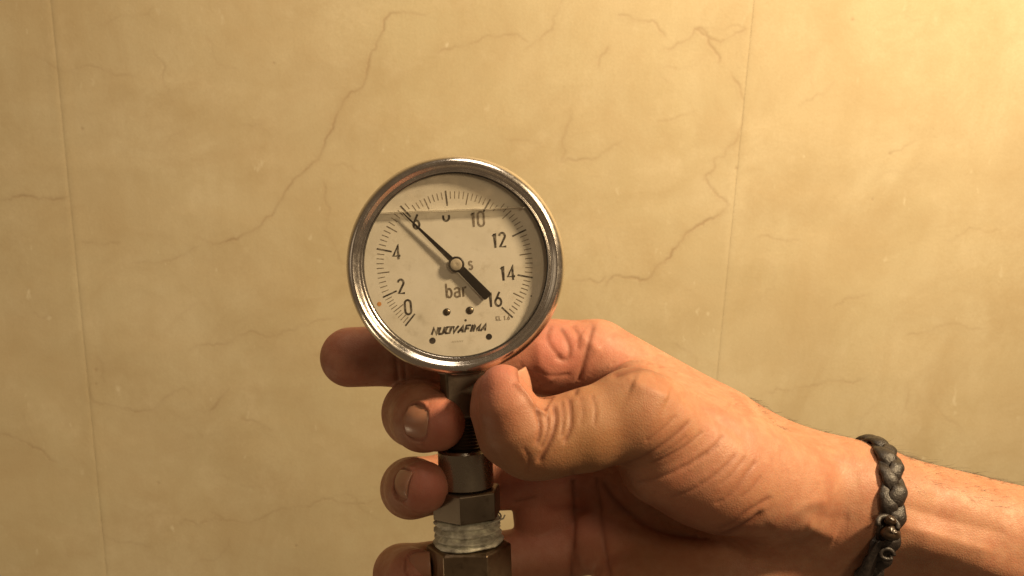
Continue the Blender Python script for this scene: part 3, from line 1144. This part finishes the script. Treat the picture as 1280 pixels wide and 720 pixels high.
def surface_nets(F):
    S = F < 0
    n = np.array(F.shape) - 1
    cnt = np.zeros(n, np.int8)
    for a in (0, 1):
        for b_ in (0, 1):
            for g in (0, 1):
                cnt += S[a:a + n[0], b_:b_ + n[1], g:g + n[2]]
    act = (cnt > 0) & (cnt < 8)
    I = np.argwhere(act)
    idx = np.full(n, -1, np.int32)
    idx[act] = np.arange(len(I))
    acc = np.zeros((len(I), 3))
    num = np.zeros(len(I))
    corners = [(a, b_, g) for a in (0, 1) for b_ in (0, 1) for g in (0, 1)]
    for c0 in corners:
        for ax in range(3):
            if c0[ax]:
                continue
            c1 = list(c0)
            c1[ax] = 1
            f0 = F[I[:, 0] + c0[0], I[:, 1] + c0[1], I[:, 2] + c0[2]]
            f1 = F[I[:, 0] + c1[0], I[:, 1] + c1[1], I[:, 2] + c1[2]]
            x = (f0 < 0) != (f1 < 0)
            t = np.where(x, f0 / np.where(x, f0 - f1, 1), 0)
            p = np.tile(np.array(c0, float), (len(I), 1))
            p[:, ax] += t
            acc += p * x[:, None]
            num += x
    V = LO + H * (I + acc / num[:, None])
    quads = []
    for ax in range(3):
        s0 = [slice(1, -1)] * 3
        s1 = [slice(1, -1)] * 3
        s0[ax], s1[ax] = slice(0, -1), slice(1, None)
        A, B = S[tuple(s0)], S[tuple(s1)]
        for flip in (False, True):
            E = np.argwhere((A & ~B) if not flip else (~A & B))
            off = np.ones(3, int)
            off[ax] = 0
            E = E + off
            u, w = [(1, 2), (2, 0), (0, 1)][ax]
            q = []
            for du, dw in ((0, 0), (1, 0), (1, 1), (0, 1)):
                J = E.copy()
                J[:, u] -= 1 - du
                J[:, w] -= 1 - dw
                q.append(idx[J[:, 0], J[:, 1], J[:, 2]])
            q = np.stack(q, 1)
            quads.append(q[:, ::-1] if flip else q)
    Q = np.concatenate(quads)
    return V, Q[(Q >= 0).all(1)]


V, Q = surface_nets(FLD)
for _ in range(3):
    f_, g_ = sample(V)
    V -= (f_ / np.maximum((g_ ** 2).sum(1), 0.25))[:, None] * g_ * 0.9


def laplace(V, Q, it, lam):
    E = np.concatenate([Q[:, [0, 1]], Q[:, [1, 2]], Q[:, [2, 3]], Q[:, [3, 0]]])
    E = np.concatenate([E, E[:, ::-1]])
    deg = np.bincount(E[:, 0], minlength=len(V)).astype(float)
    for _ in range(it):
        for l in (lam, -lam * 1.03):
            M = np.stack([np.bincount(E[:, 0], weights=V[E[:, 1], a], minlength=len(V)) for a in range(3)], 1) / np.maximum(deg, 1)[:, None]
            V = V + l * (M - V)
    return V


V = laplace(V, Q, 4, 0.5)


def normals(V, Q):
    n = np.cross(V[Q[:, 2]] - V[Q[:, 0]], V[Q[:, 3]] - V[Q[:, 1]])
    N = np.stack([np.bincount(Q.ravel(), weights=np.repeat(n[:, a], 4), minlength=len(V)) for a in range(3)], 1)
    return N / (np.linalg.norm(N, axis=1)[:, None] + 1e-12)


N = normals(V, Q)
# --- which vertices the camera sees (only there are creases modelled)
px, py = cam_px(V)
depth = -V[:, 2]
bx, by = np.clip((px / 4).astype(int), 0, 399), np.clip((py / 4).astype(int), 0, 239)
zb = np.full((400, 240), 1e9)
np.minimum.at(zb, (bx, by), depth)
for _ in range(1):
    z2 = zb.copy()
    for dx in (-1, 0, 1):
        for dy in (-1, 0, 1):
            z2 = np.minimum(z2, np.roll(np.roll(zb, dx, 0), dy, 1))
view = -V / np.linalg.norm(V, axis=1)[:, None]
facing = (N * view).sum(1)
seen = (depth < z2[bx, by] + 6.0) & (facing > 0.02)
CREASE = [  # depth mm, half width px, points (photo pixels)
    (0.65, 2.4, [(669, 508), (674, 525), (675, 541), (671, 554)]),
    (0.85, 2.6, [(692, 509), (695, 522), (692, 540), (685, 557), (674, 577)]),
    (0.5, 2.0, [(681, 507), (685, 525), (684, 542), (676, 560)]),
    (0.65, 2.4, [(711, 500), (714, 518), (713, 536), (706, 552)]),
    (0.40, 2.0, [(702, 503), (705, 522), (702, 545)]),
    (0.55, 2.8, [(497, 404), (493, 440), (498, 482)]),
    (0.40, 2.4, [(505, 406), (503, 440), (507, 482)]),
    (0.30, 2.2, [(655, 560), (662, 573), (660, 592)]),
    (0.30, 2.0, [(740, 495), (745, 512), (743, 530)]),
    (0.20, 2.0, [(725, 497), (729, 515), (727, 530)]),
    (0.46, 3.0, [(862, 527), (846, 543), (828, 557), (806, 571), (780, 582), (757, 590)]),
    (0.40, 3.0, [(898, 556), (875, 573), (850, 587), (822, 598), (795, 604)]),
    (0.32, 2.6, [(919, 569), (905, 585), (887, 600), (862, 615), (838, 622)]),
    (0.34, 2.6, [(944, 577), (931, 597), (916, 617), (896, 630)]),
    (0.22, 2.2, [(931, 572), (916, 592), (900, 606)]),
    (0.22, 2.2, [(951, 596), (940, 611), (926, 622)]),
    (0.20, 2.0, [(885, 566), (866, 578), (848, 586)]),
    (0.20, 2.0, [(910, 580), (893, 594), (874, 606)]),
    (0.18, 2.0, [(858, 545), (840, 560), (820, 571)]),
    (0.18, 2.0, [(936, 586), (922, 604), (907, 620)]),
    (0.30, 2.4, [(878, 540), (860, 556), (836, 570), (812, 580)]),
    (0.30, 2.4, [(905, 545), (888, 562), (870, 575)]),
    (0.25, 2.4, [(845, 520), (828, 537), (808, 552)]),
    (0.42, 3.4, [(963, 622), (947, 631), (932, 640), (915, 654), (895, 662)]),
    (0.9, 4.0, [(752, 600), (765, 622), (786, 643), (814, 661), (852, 671), (897, 671), (935, 655), (952, 640)]),
    (0.7, 3.0, [(716, 590), (718, 620), (718, 655), (715, 700), (714, 735)]),
    (0.6, 3.0, [(745, 592), (752, 640), (757, 690), (766, 735)]),
    (0.7, 3.2, [(741, 408), (735, 432), (727, 462), (718, 494)]),
    (0.6, 3.4, [(700, 410), (709, 424), (713, 440), (708, 452), (694, 446)]),
    (0.4, 3.0, [(688, 409), (682, 420), (689, 436), (700, 446)]),
    (0.4, 3.0, [(716, 408), (724, 420), (722, 436)]),
    (0.8, 5.0, [(768, 470), (788, 462), (812, 459), (832, 466)]),
    (0.3, 2.6, [(668, 462), (690, 470), (712, 468)]),
    (0.5, 2.4, [(643, 628), (655, 626), (668, 622)]),
]
sidx = np.nonzero(seen)[0]
disp = np.zeros(len(V))
cre = np.zeros(len(V), np.float32)
for dp, w, pts in CREASE:
    P = np.array(pts, float)
    for _ in range(2):                                  # Chaikin
        Qp = [P[0]]
        for a, b_ in zip(P[:-1], P[1:]):
            Qp += [a * 0.75 + b_ * 0.25, a * 0.25 + b_ * 0.75]
        P = np.array(Qp + [P[-1]])
    v1, s1 = line_field(px[sidx], py[sidx], [(1.0, w, P)], grow=2.3, jitter=0)
    disp[sidx] += -dp * 1.15 * v1 + dp * (0.40 if P[0][0] > 740 else 0.15) * s1
    cre[sidx] = np.maximum(cre[sidx], v1 * min(1.0, dp * 1.3))  # mask for the shade painted into each groove
# low, broad form: tendon ridges and hollows  (amount mm, radius px, points)
for am, w, pts in [(0.6, 11, [(962, 662), (985, 643), (1008, 630), (1035, 624)]), (0.7, 11, [(1008, 655), (1026, 664), (1045, 672)]),
                   (-0.6, 14, [(985, 668), (1000, 690), (1015, 705)]), (-0.4, 14, [(1010, 640), (1040, 648), (1062, 650)]),
                   (0.8, 12, [(1120, 655), (1180, 672), (1240, 690)]), (-0.7, 14, [(1120, 630), (1180, 648), (1260, 668)]),
                   (1.2, 13, [(790, 480), (815, 490), (835, 498)]), (0.7, 14, [(905, 505), (945, 530), (985, 552)]),
                   (-0.8, 12, [(850, 490), (890, 520), (940, 553)]), (1.0, 14, [(672, 425), (676, 455), (690, 478)]), (0.8, 10, [(725, 420), (750, 440)])]:
    v1, _s = line_field(px[sidx], py[sidx], [(1.0, w, pts)], grow=1.2, jitter=0)
    disp[sidx] += am * v1
edge = np.clip(facing / 0.35, 0, 1)
V = V + N * (disp * edge)[:, None]

# --- nails: centre pixel, depth guess, normal, direction to the tip, width, length (mm)
NAILS = [
    ("thumb", (650, 488, 5), (0.92, 0.12, 0.34), (-0.25, 0.97, 0.02), 14.0, 13.5, 0.85),
    ("middle", (529, 527, -10), (-0.50, 0.06, 0.86), (0.84, -0.05, 0.50), 10.8, 9.6, 1.0),
    ("ring", (508, 606, -10), (-0.84, 0.10, 0.54), (0.58, -0.02, 0.80), 9.6, 9.0, 1.0),
    ("little", (522, 706, -14), (-0.20, 0.30, 0.93), (0.92, 0.2, 0.3), 8.0, 8.0, 1.0),
]


def nail_frame(n, t):
    n = np.array(n, float)
    n /= np.linalg.norm(n)
    t = np.array(t, float)
    t -= n * (t @ n)
    t /= np.linalg.norm(t)
    return n, t, np.cross(t, n)


def march(P, n, fld, back=9.0):
    """from points P + n*back move along -n to the skin"""
    X = P + n * back
    for _ in range(60):
        f_, _g = sample(X, fld)
        X = X - n * np.clip(f_ * 0.8, -1.0, 2.0)[:, None]
    return X


nail_meshes = []
for nm, c, n, t, w, L, lift in NAILS:
    n, t, bb = nail_frame(n, t)
    c0 = C3(*c)
    fld = TD if nm == "thumb" else FLD
    c1 = march(c0[None], n, fld)[0]
    nu, nv = 17, 19
    uu, ww = np.meshgrid(np.linspace(-1, 1, nu), np.linspace(-1, 1, nv), indexing='ij')
    u = uu * np.sqrt(1 - 0.35 * np.clip(-ww, 0, 1) ** 2 * 1.0)
    vv_ = ww * np.sqrt(1 - 0.22 * uu ** 2) + 0.0
    P0 = c1 + bb * (u.ravel() * w / 2)[:, None] + t * (vv_.ravel() * L / 2)[:, None]
    # the plate continues straight over the fingertip instead of following it round
    T_ = P0 - n * (((u.ravel() * w / 2) ** 2) / (2 * 0.60 * w) + ((vv_.ravel() * L / 2) ** 2) / (2 * 20.0))[:, None]
    top = T_ + n * (0.12 + 0.12 * np.clip(ww.ravel(), 0, 1))[:, None]
    bot = T_ - n * 0.7
    verts = np.concatenate([top, bot])
    faces = []
    off = nu * nv
    for i in range(nu - 1):
        for j in range(nv - 1):
            a = i * nv + j
            faces += [(a, a + nv, a + nv + 1, a + 1), (off + a + 1, off + a + nv + 1, off + a + nv, off + a)]
    ring = [i * nv for i in range(nu)] + [(nu - 1) * nv + j for j in range(1, nv)] + [i * nv + nv - 1 for i in range(nu - 2, -1, -1)] + [j for j in range(nv - 2, 0, -1)]
    for a, b_ in zip(ring, ring[1:] + ring[:1]):
        faces.append((b_, a, a + off, b_ + off))
    fe = np.clip((ww.ravel() - 0.72) / 0.12, 0, 1)
    nail_meshes.append((nm, verts, faces, np.concatenate([fe, fe])))
    # bed and fold in the skin
    R_ = V - c1
    a_u, a_v, a_n = (R_ @ bb) / (w / 2), (R_ @ t) / (L / 2), R_ @ n
    near = (np.abs(a_u) < 1.7) & (np.abs(a_v) < 1.7) & (np.abs(a_n) < 6) & ((N @ n) > 0.0)
    rho = (np.abs(a_u) ** 3 + np.abs(a_v) ** 3) ** (1 / 3)
    cre[near] = np.maximum(cre[near], (0.9 * np.exp(-((rho - 1.04) / 0.07) ** 2)).astype(np.float32)[near])  # dark painted rim for the shade in the nail fold
    bed = -0.75 * np.clip((1.03 - rho) / 0.10, 0, 1)
    fold = 0.65 * np.exp(-((rho - 1.16) / 0.11) ** 2) * np.where(a_v > 0.55, 0.0, 1.0)
    V[near] += (N * (bed + fold)[:, None])[near]

# --- skin colour: natural redness and tan, the brown also painting in the thumb's shade
def blobs(lst):
    out = np.zeros(len(V), np.float32)
    for x, y, dz, r, s in lst:
        d2 = ((V - C3(x, y, dz)) ** 2).sum(1)
        out = np.maximum(out, s * np.exp(-d2 / (2 * r * r)))
    return out


red = blobs([(690, 440, -32, 12, 0.9), (715, 470, -35, 10, 0.6), (622, 490, 6, 11, 0.75), (552, 526, -6, 9, 0.9), (537, 608, -6, 8, 0.9), (515, 718, -18, 9, 0.6),
             (438, 446, -42, 11, 0.6), (650, 605, -45, 12, 0.7), (690, 640, -45, 18, 0.7), (655, 640, -45, 10, 0.5), (760, 430, -35, 10, 0.35), (618, 475, 8, 9, 0.9), (860, 640, -5, 20, 0.35)])
tan_shade = blobs([(730, 548, 10, 20, 1.0), (900, 635, 0, 18, 0.6), (640, 540, 10, 17, 0.9), (800, 530, 8, 18, 0.6), (1000, 600, -20, 30, 0.25), (1200, 660, -20, 50, 0.3), (820, 710, -25, 28, 0.6), (770, 690, -40, 24, 0.4)])

W = cam_to_world(V)
org = cam_to_world(C3(1080, 668, -35)[None])[0]
Pm = mesh_from("person", W - org, Q, [M_SKIN])
for nm, arr in (("redness", red), ("tan", tan_shade), ("crease", cre)):
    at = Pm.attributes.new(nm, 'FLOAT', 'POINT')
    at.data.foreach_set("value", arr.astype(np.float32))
person = obj("person", Pm)
person.location = org
tag(person, "person's bare right hand and forearm gripping the gauge by its stem", "person")
for nm, verts, faces, fe in nail_meshes:
    me = mesh_from("nail", cam_to_world(verts) - org, faces, [M_NAIL])
    at = me.attributes.new("free_edge", 'FLOAT', 'POINT')
    at.data.foreach_set("value", fe.astype(np.float32))
    obj("nail", me, person)

# --- fine arm hair
N = normals(V, Q)
f_arm = np.nonzero((px > 935) & (px < 1290) & (facing > -0.5) & (facing < 0.24) & (py < 640 + (px - 1000) * 0.25) & (N[:, 1] > 0.1) & ((px > 1060) | (facing < 0.10)))[0]
hm = MB()
f_in = np.nonzero((px > 1120) & (px < 1290) & (facing > 0.2) & (facing < 0.75) & (N[:, 1] > 0.3))[0]
pick = np.concatenate([rng.choice(f_arm, 640, replace=False), rng.choice(f_in, 90, replace=False)])
armdir = C3(1330, 702, -36) - C3(1010, 606, -36)
armdir /= np.linalg.norm(armdir)
for i in pick:
    p, n = V[i], N[i]
    L = rng.uniform(3.0, 8.5) * (0.6 if px[i] < 1060 else 1.0)
    dr = armdir * rng.uniform(0.7, 1.1) + n * rng.uniform(0.15, 0.42) + rng.normal(size=3) * 0.16
    dr -= n * min(0, dr @ n)
    dr /= np.linalg.norm(dr)
    k = np.linspace(0, 1, 5)
    cur = p + np.outer(k * L, dr) - np.outer(k * k * L * 0.30, n) + np.outer(k * k * L * 0.15, rng.normal(size=3))
    cur[0] = p - n * 0.3
    hm.tube(cur, np.linspace(0.040, 0.010, 5), 3, caps=False)
hv = cam_to_world(np.array(hm.v)) - org
M_HAIR = m_plain("arm_hair", (0.06, 0.035, 0.02), 0.5)
hair = obj("arm_hair", mesh_from("arm_hair", hv, hm.f, [M_HAIR]), person)
hair["kind"] = "stuff"

# ================================================================== THE BRACELET
ctr = C3(1063, 660, -42)
ax = C3(1300, 745, -36) - C3(1010, 655, -35)
ax[2] = 0
ax /= np.linalg.norm(ax)
ax = ax + np.array([0, 0.10, 0.0])
ax /= np.linalg.norm(ax)
e1 = np.array([0, 0, 1.0])
e1 -= ax * (e1 @ ax)
e1 /= np.linalg.norm(e1)
e2 = np.cross(ax, e1)
if e2[1] < 0:
    e2 = -e2                        # e1 to the viewer, e2 up
NB = 360
th = np.linspace(0, 2 * math.pi, NB, endpoint=False)
dirs = np.outer(np.cos(th), e1) + np.outer(np.sin(th), e2)
rad = np.zeros(NB)
tst = np.arange(8, 60, 0.25)
for r in tst:
    f_, _g = sample(ctr + dirs * r)
    rad = np.where((f_ < 0) & (rad >= r - 0.3), r, rad) if r > 8 else np.full(NB, r)
k5 = np.ones(25) / 25
rad = np.convolve(np.concatenate([rad[-12:], rad, rad[:12]]), k5, 'valid')
arcl = np.concatenate([[0], np.cumsum(np.linalg.norm(np.diff(ctr + dirs * rad[:, None], axis=0), axis=1))])
brace = bpy.data.objects.new("bracelet", None)
col.objects.link(brace)
borg = cam_to_world(ctr[None])[0]
brace.location = borg
tag(brace, "dark brown braided leather bracelet with a knotted bead clasp worn on the wrist", "bracelet")


def bput(name, mb, mat, angle=None):
    me = mesh_from(name, cam_to_world(np.array(mb.v)) - borg, mb.f, [mat])
    bm = bmesh.new()
    bm.from_mesh(me)
    bmesh.ops.recalc_face_normals(bm, faces=bm.faces)
    bm.to_mesh(me)
    bm.free()
    return obj(name, me, brace)


NP = 8
thf = np.linspace(0, 2 * math.pi, 720, endpoint=False)
radf = np.interp(thf, np.concatenate([th, [2 * math.pi]]), np.concatenate([rad, rad[:1]]))
dirf = np.outer(np.cos(thf), e1) + np.outer(np.sin(thf), e2)
for k in range(3):
    ph = NP * thf + 2 * math.pi * k / 3
    lat = 2.2 * np.sin(ph)
    hgt = 1.35 + 0.85 * np.sin(2 * ph) + 0.2 * np.sin(thf * 11 + 2 * k)
    P = ctr + dirf * (radf + hgt)[:, None] + np.outer(lat, ax)
    mb = MB()
    up = dirf + np.outer(0.25 * np.cos(ph), ax)
    mb.tube(P, 2.45 + 0.4 * np.sin(ph * 2 + 0.5) + 0.3 * np.sin(thf * 13 + k) + 0.12 * np.sin(thf * 57 + 2 * k), 14, flat=(up, 0.46), closed=True)
    bput("strand", mb, M_LEATHER)


def on_wrist(px_, py_, lift):
    """point on the bracelet's front at a photo row"""
    best, bi = 1e9, 0
    P = ctr + dirf * (radf + lift)[:, None]
    X, Y = cam_px(P)
    m = np.cos(thf) > 0
    i = int(np.argmin(np.where(m, np.abs(Y - py_), 1e9)))
    return P[i] + ax * (px_ - X[i]) * 0.24, dirf[i]


def ellipsoid(c, r3, frame, nz=12, na=18, lump=0.0):
    mb = MB()
    v, f = [], []
    for i in range(nz + 1):
        p = math.pi * i / nz
        for j in range(na):
            a = 2 * math.pi * j / na
            q = np.array([math.sin(p) * math.cos(a) * r3[0], math.sin(p) * math.sin(a) * r3[1], math.cos(p) * r3[2]])
            q *= 1 + lump * math.sin(3 * a + 2 * p)
            v.append(c + frame @ q)
    for i in range(nz):
        for j in range(na):
            k = (j + 1) % na
            f.append((i * na + j, i * na + k, (i + 1) * na + k, (i + 1) * na + j))
    mb.add(v, f)
    return mb


p, dn = on_wrist(1113, 667, 4.6)
fr = np.stack([ax, np.cross(dn, ax), dn], 1)
bput("clasp_bead", ellipsoid(p, (3.0, 2.6, 2.2), fr, lump=0.09), M_BEAD)
p, dn = on_wrist(1112, 652, 4.6)
bput("clasp_bead", ellipsoid(p, (1.9, 1.7, 1.7), fr, lump=0.05), M_BEAD)
p, dn = on_wrist(1108, 650, 3.9)
mb = MB()
fr2 = np.stack([ax, np.cross(dn, ax), dn], 1)
mb.tube([p + fr2 @ np.array([3.3 * math.cos(a), 2.6 * math.sin(a) - 2.0, 0.5 * math.cos(2 * a)]) for a in np.linspace(R(-20), R(200), 24)], 0.95, 8)
bput("cord_loop", mb, M_LEATHER)
p, dn = on_wrist(1108, 692, 4.2)
mb = MB()
fr3 = np.stack([ax, np.cross(dn, ax), dn], 1)
mb.tube([p + fr3 @ np.array([2.2 * math.cos(a), 1.7 * math.sin(a), 0.3]) for a in np.linspace(0, R(330), 24)], 0.8, 8)
bput("cord_knot", mb, M_LEATHER)
p0, dn0 = on_wrist(1100, 678, 4.6)
p1, dn1 = on_wrist(1088, 700, 5.2)
p2, dn2 = on_wrist(1078, 724, 5.5)
mb = MB()
tt = np.linspace(0, 1, 16)
P = np.array([(1 - s) ** 2 * p0 + 2 * s * (1 - s) * p1 + s * s * p2 for s in tt])
mb.tube(P, 1.2 + 2.6 * tt, 12, flat=(np.tile(dn1 + 0.5 * ax, (16, 1)), 0.33))
bput("strap_tail", mb, M_LEATHER)
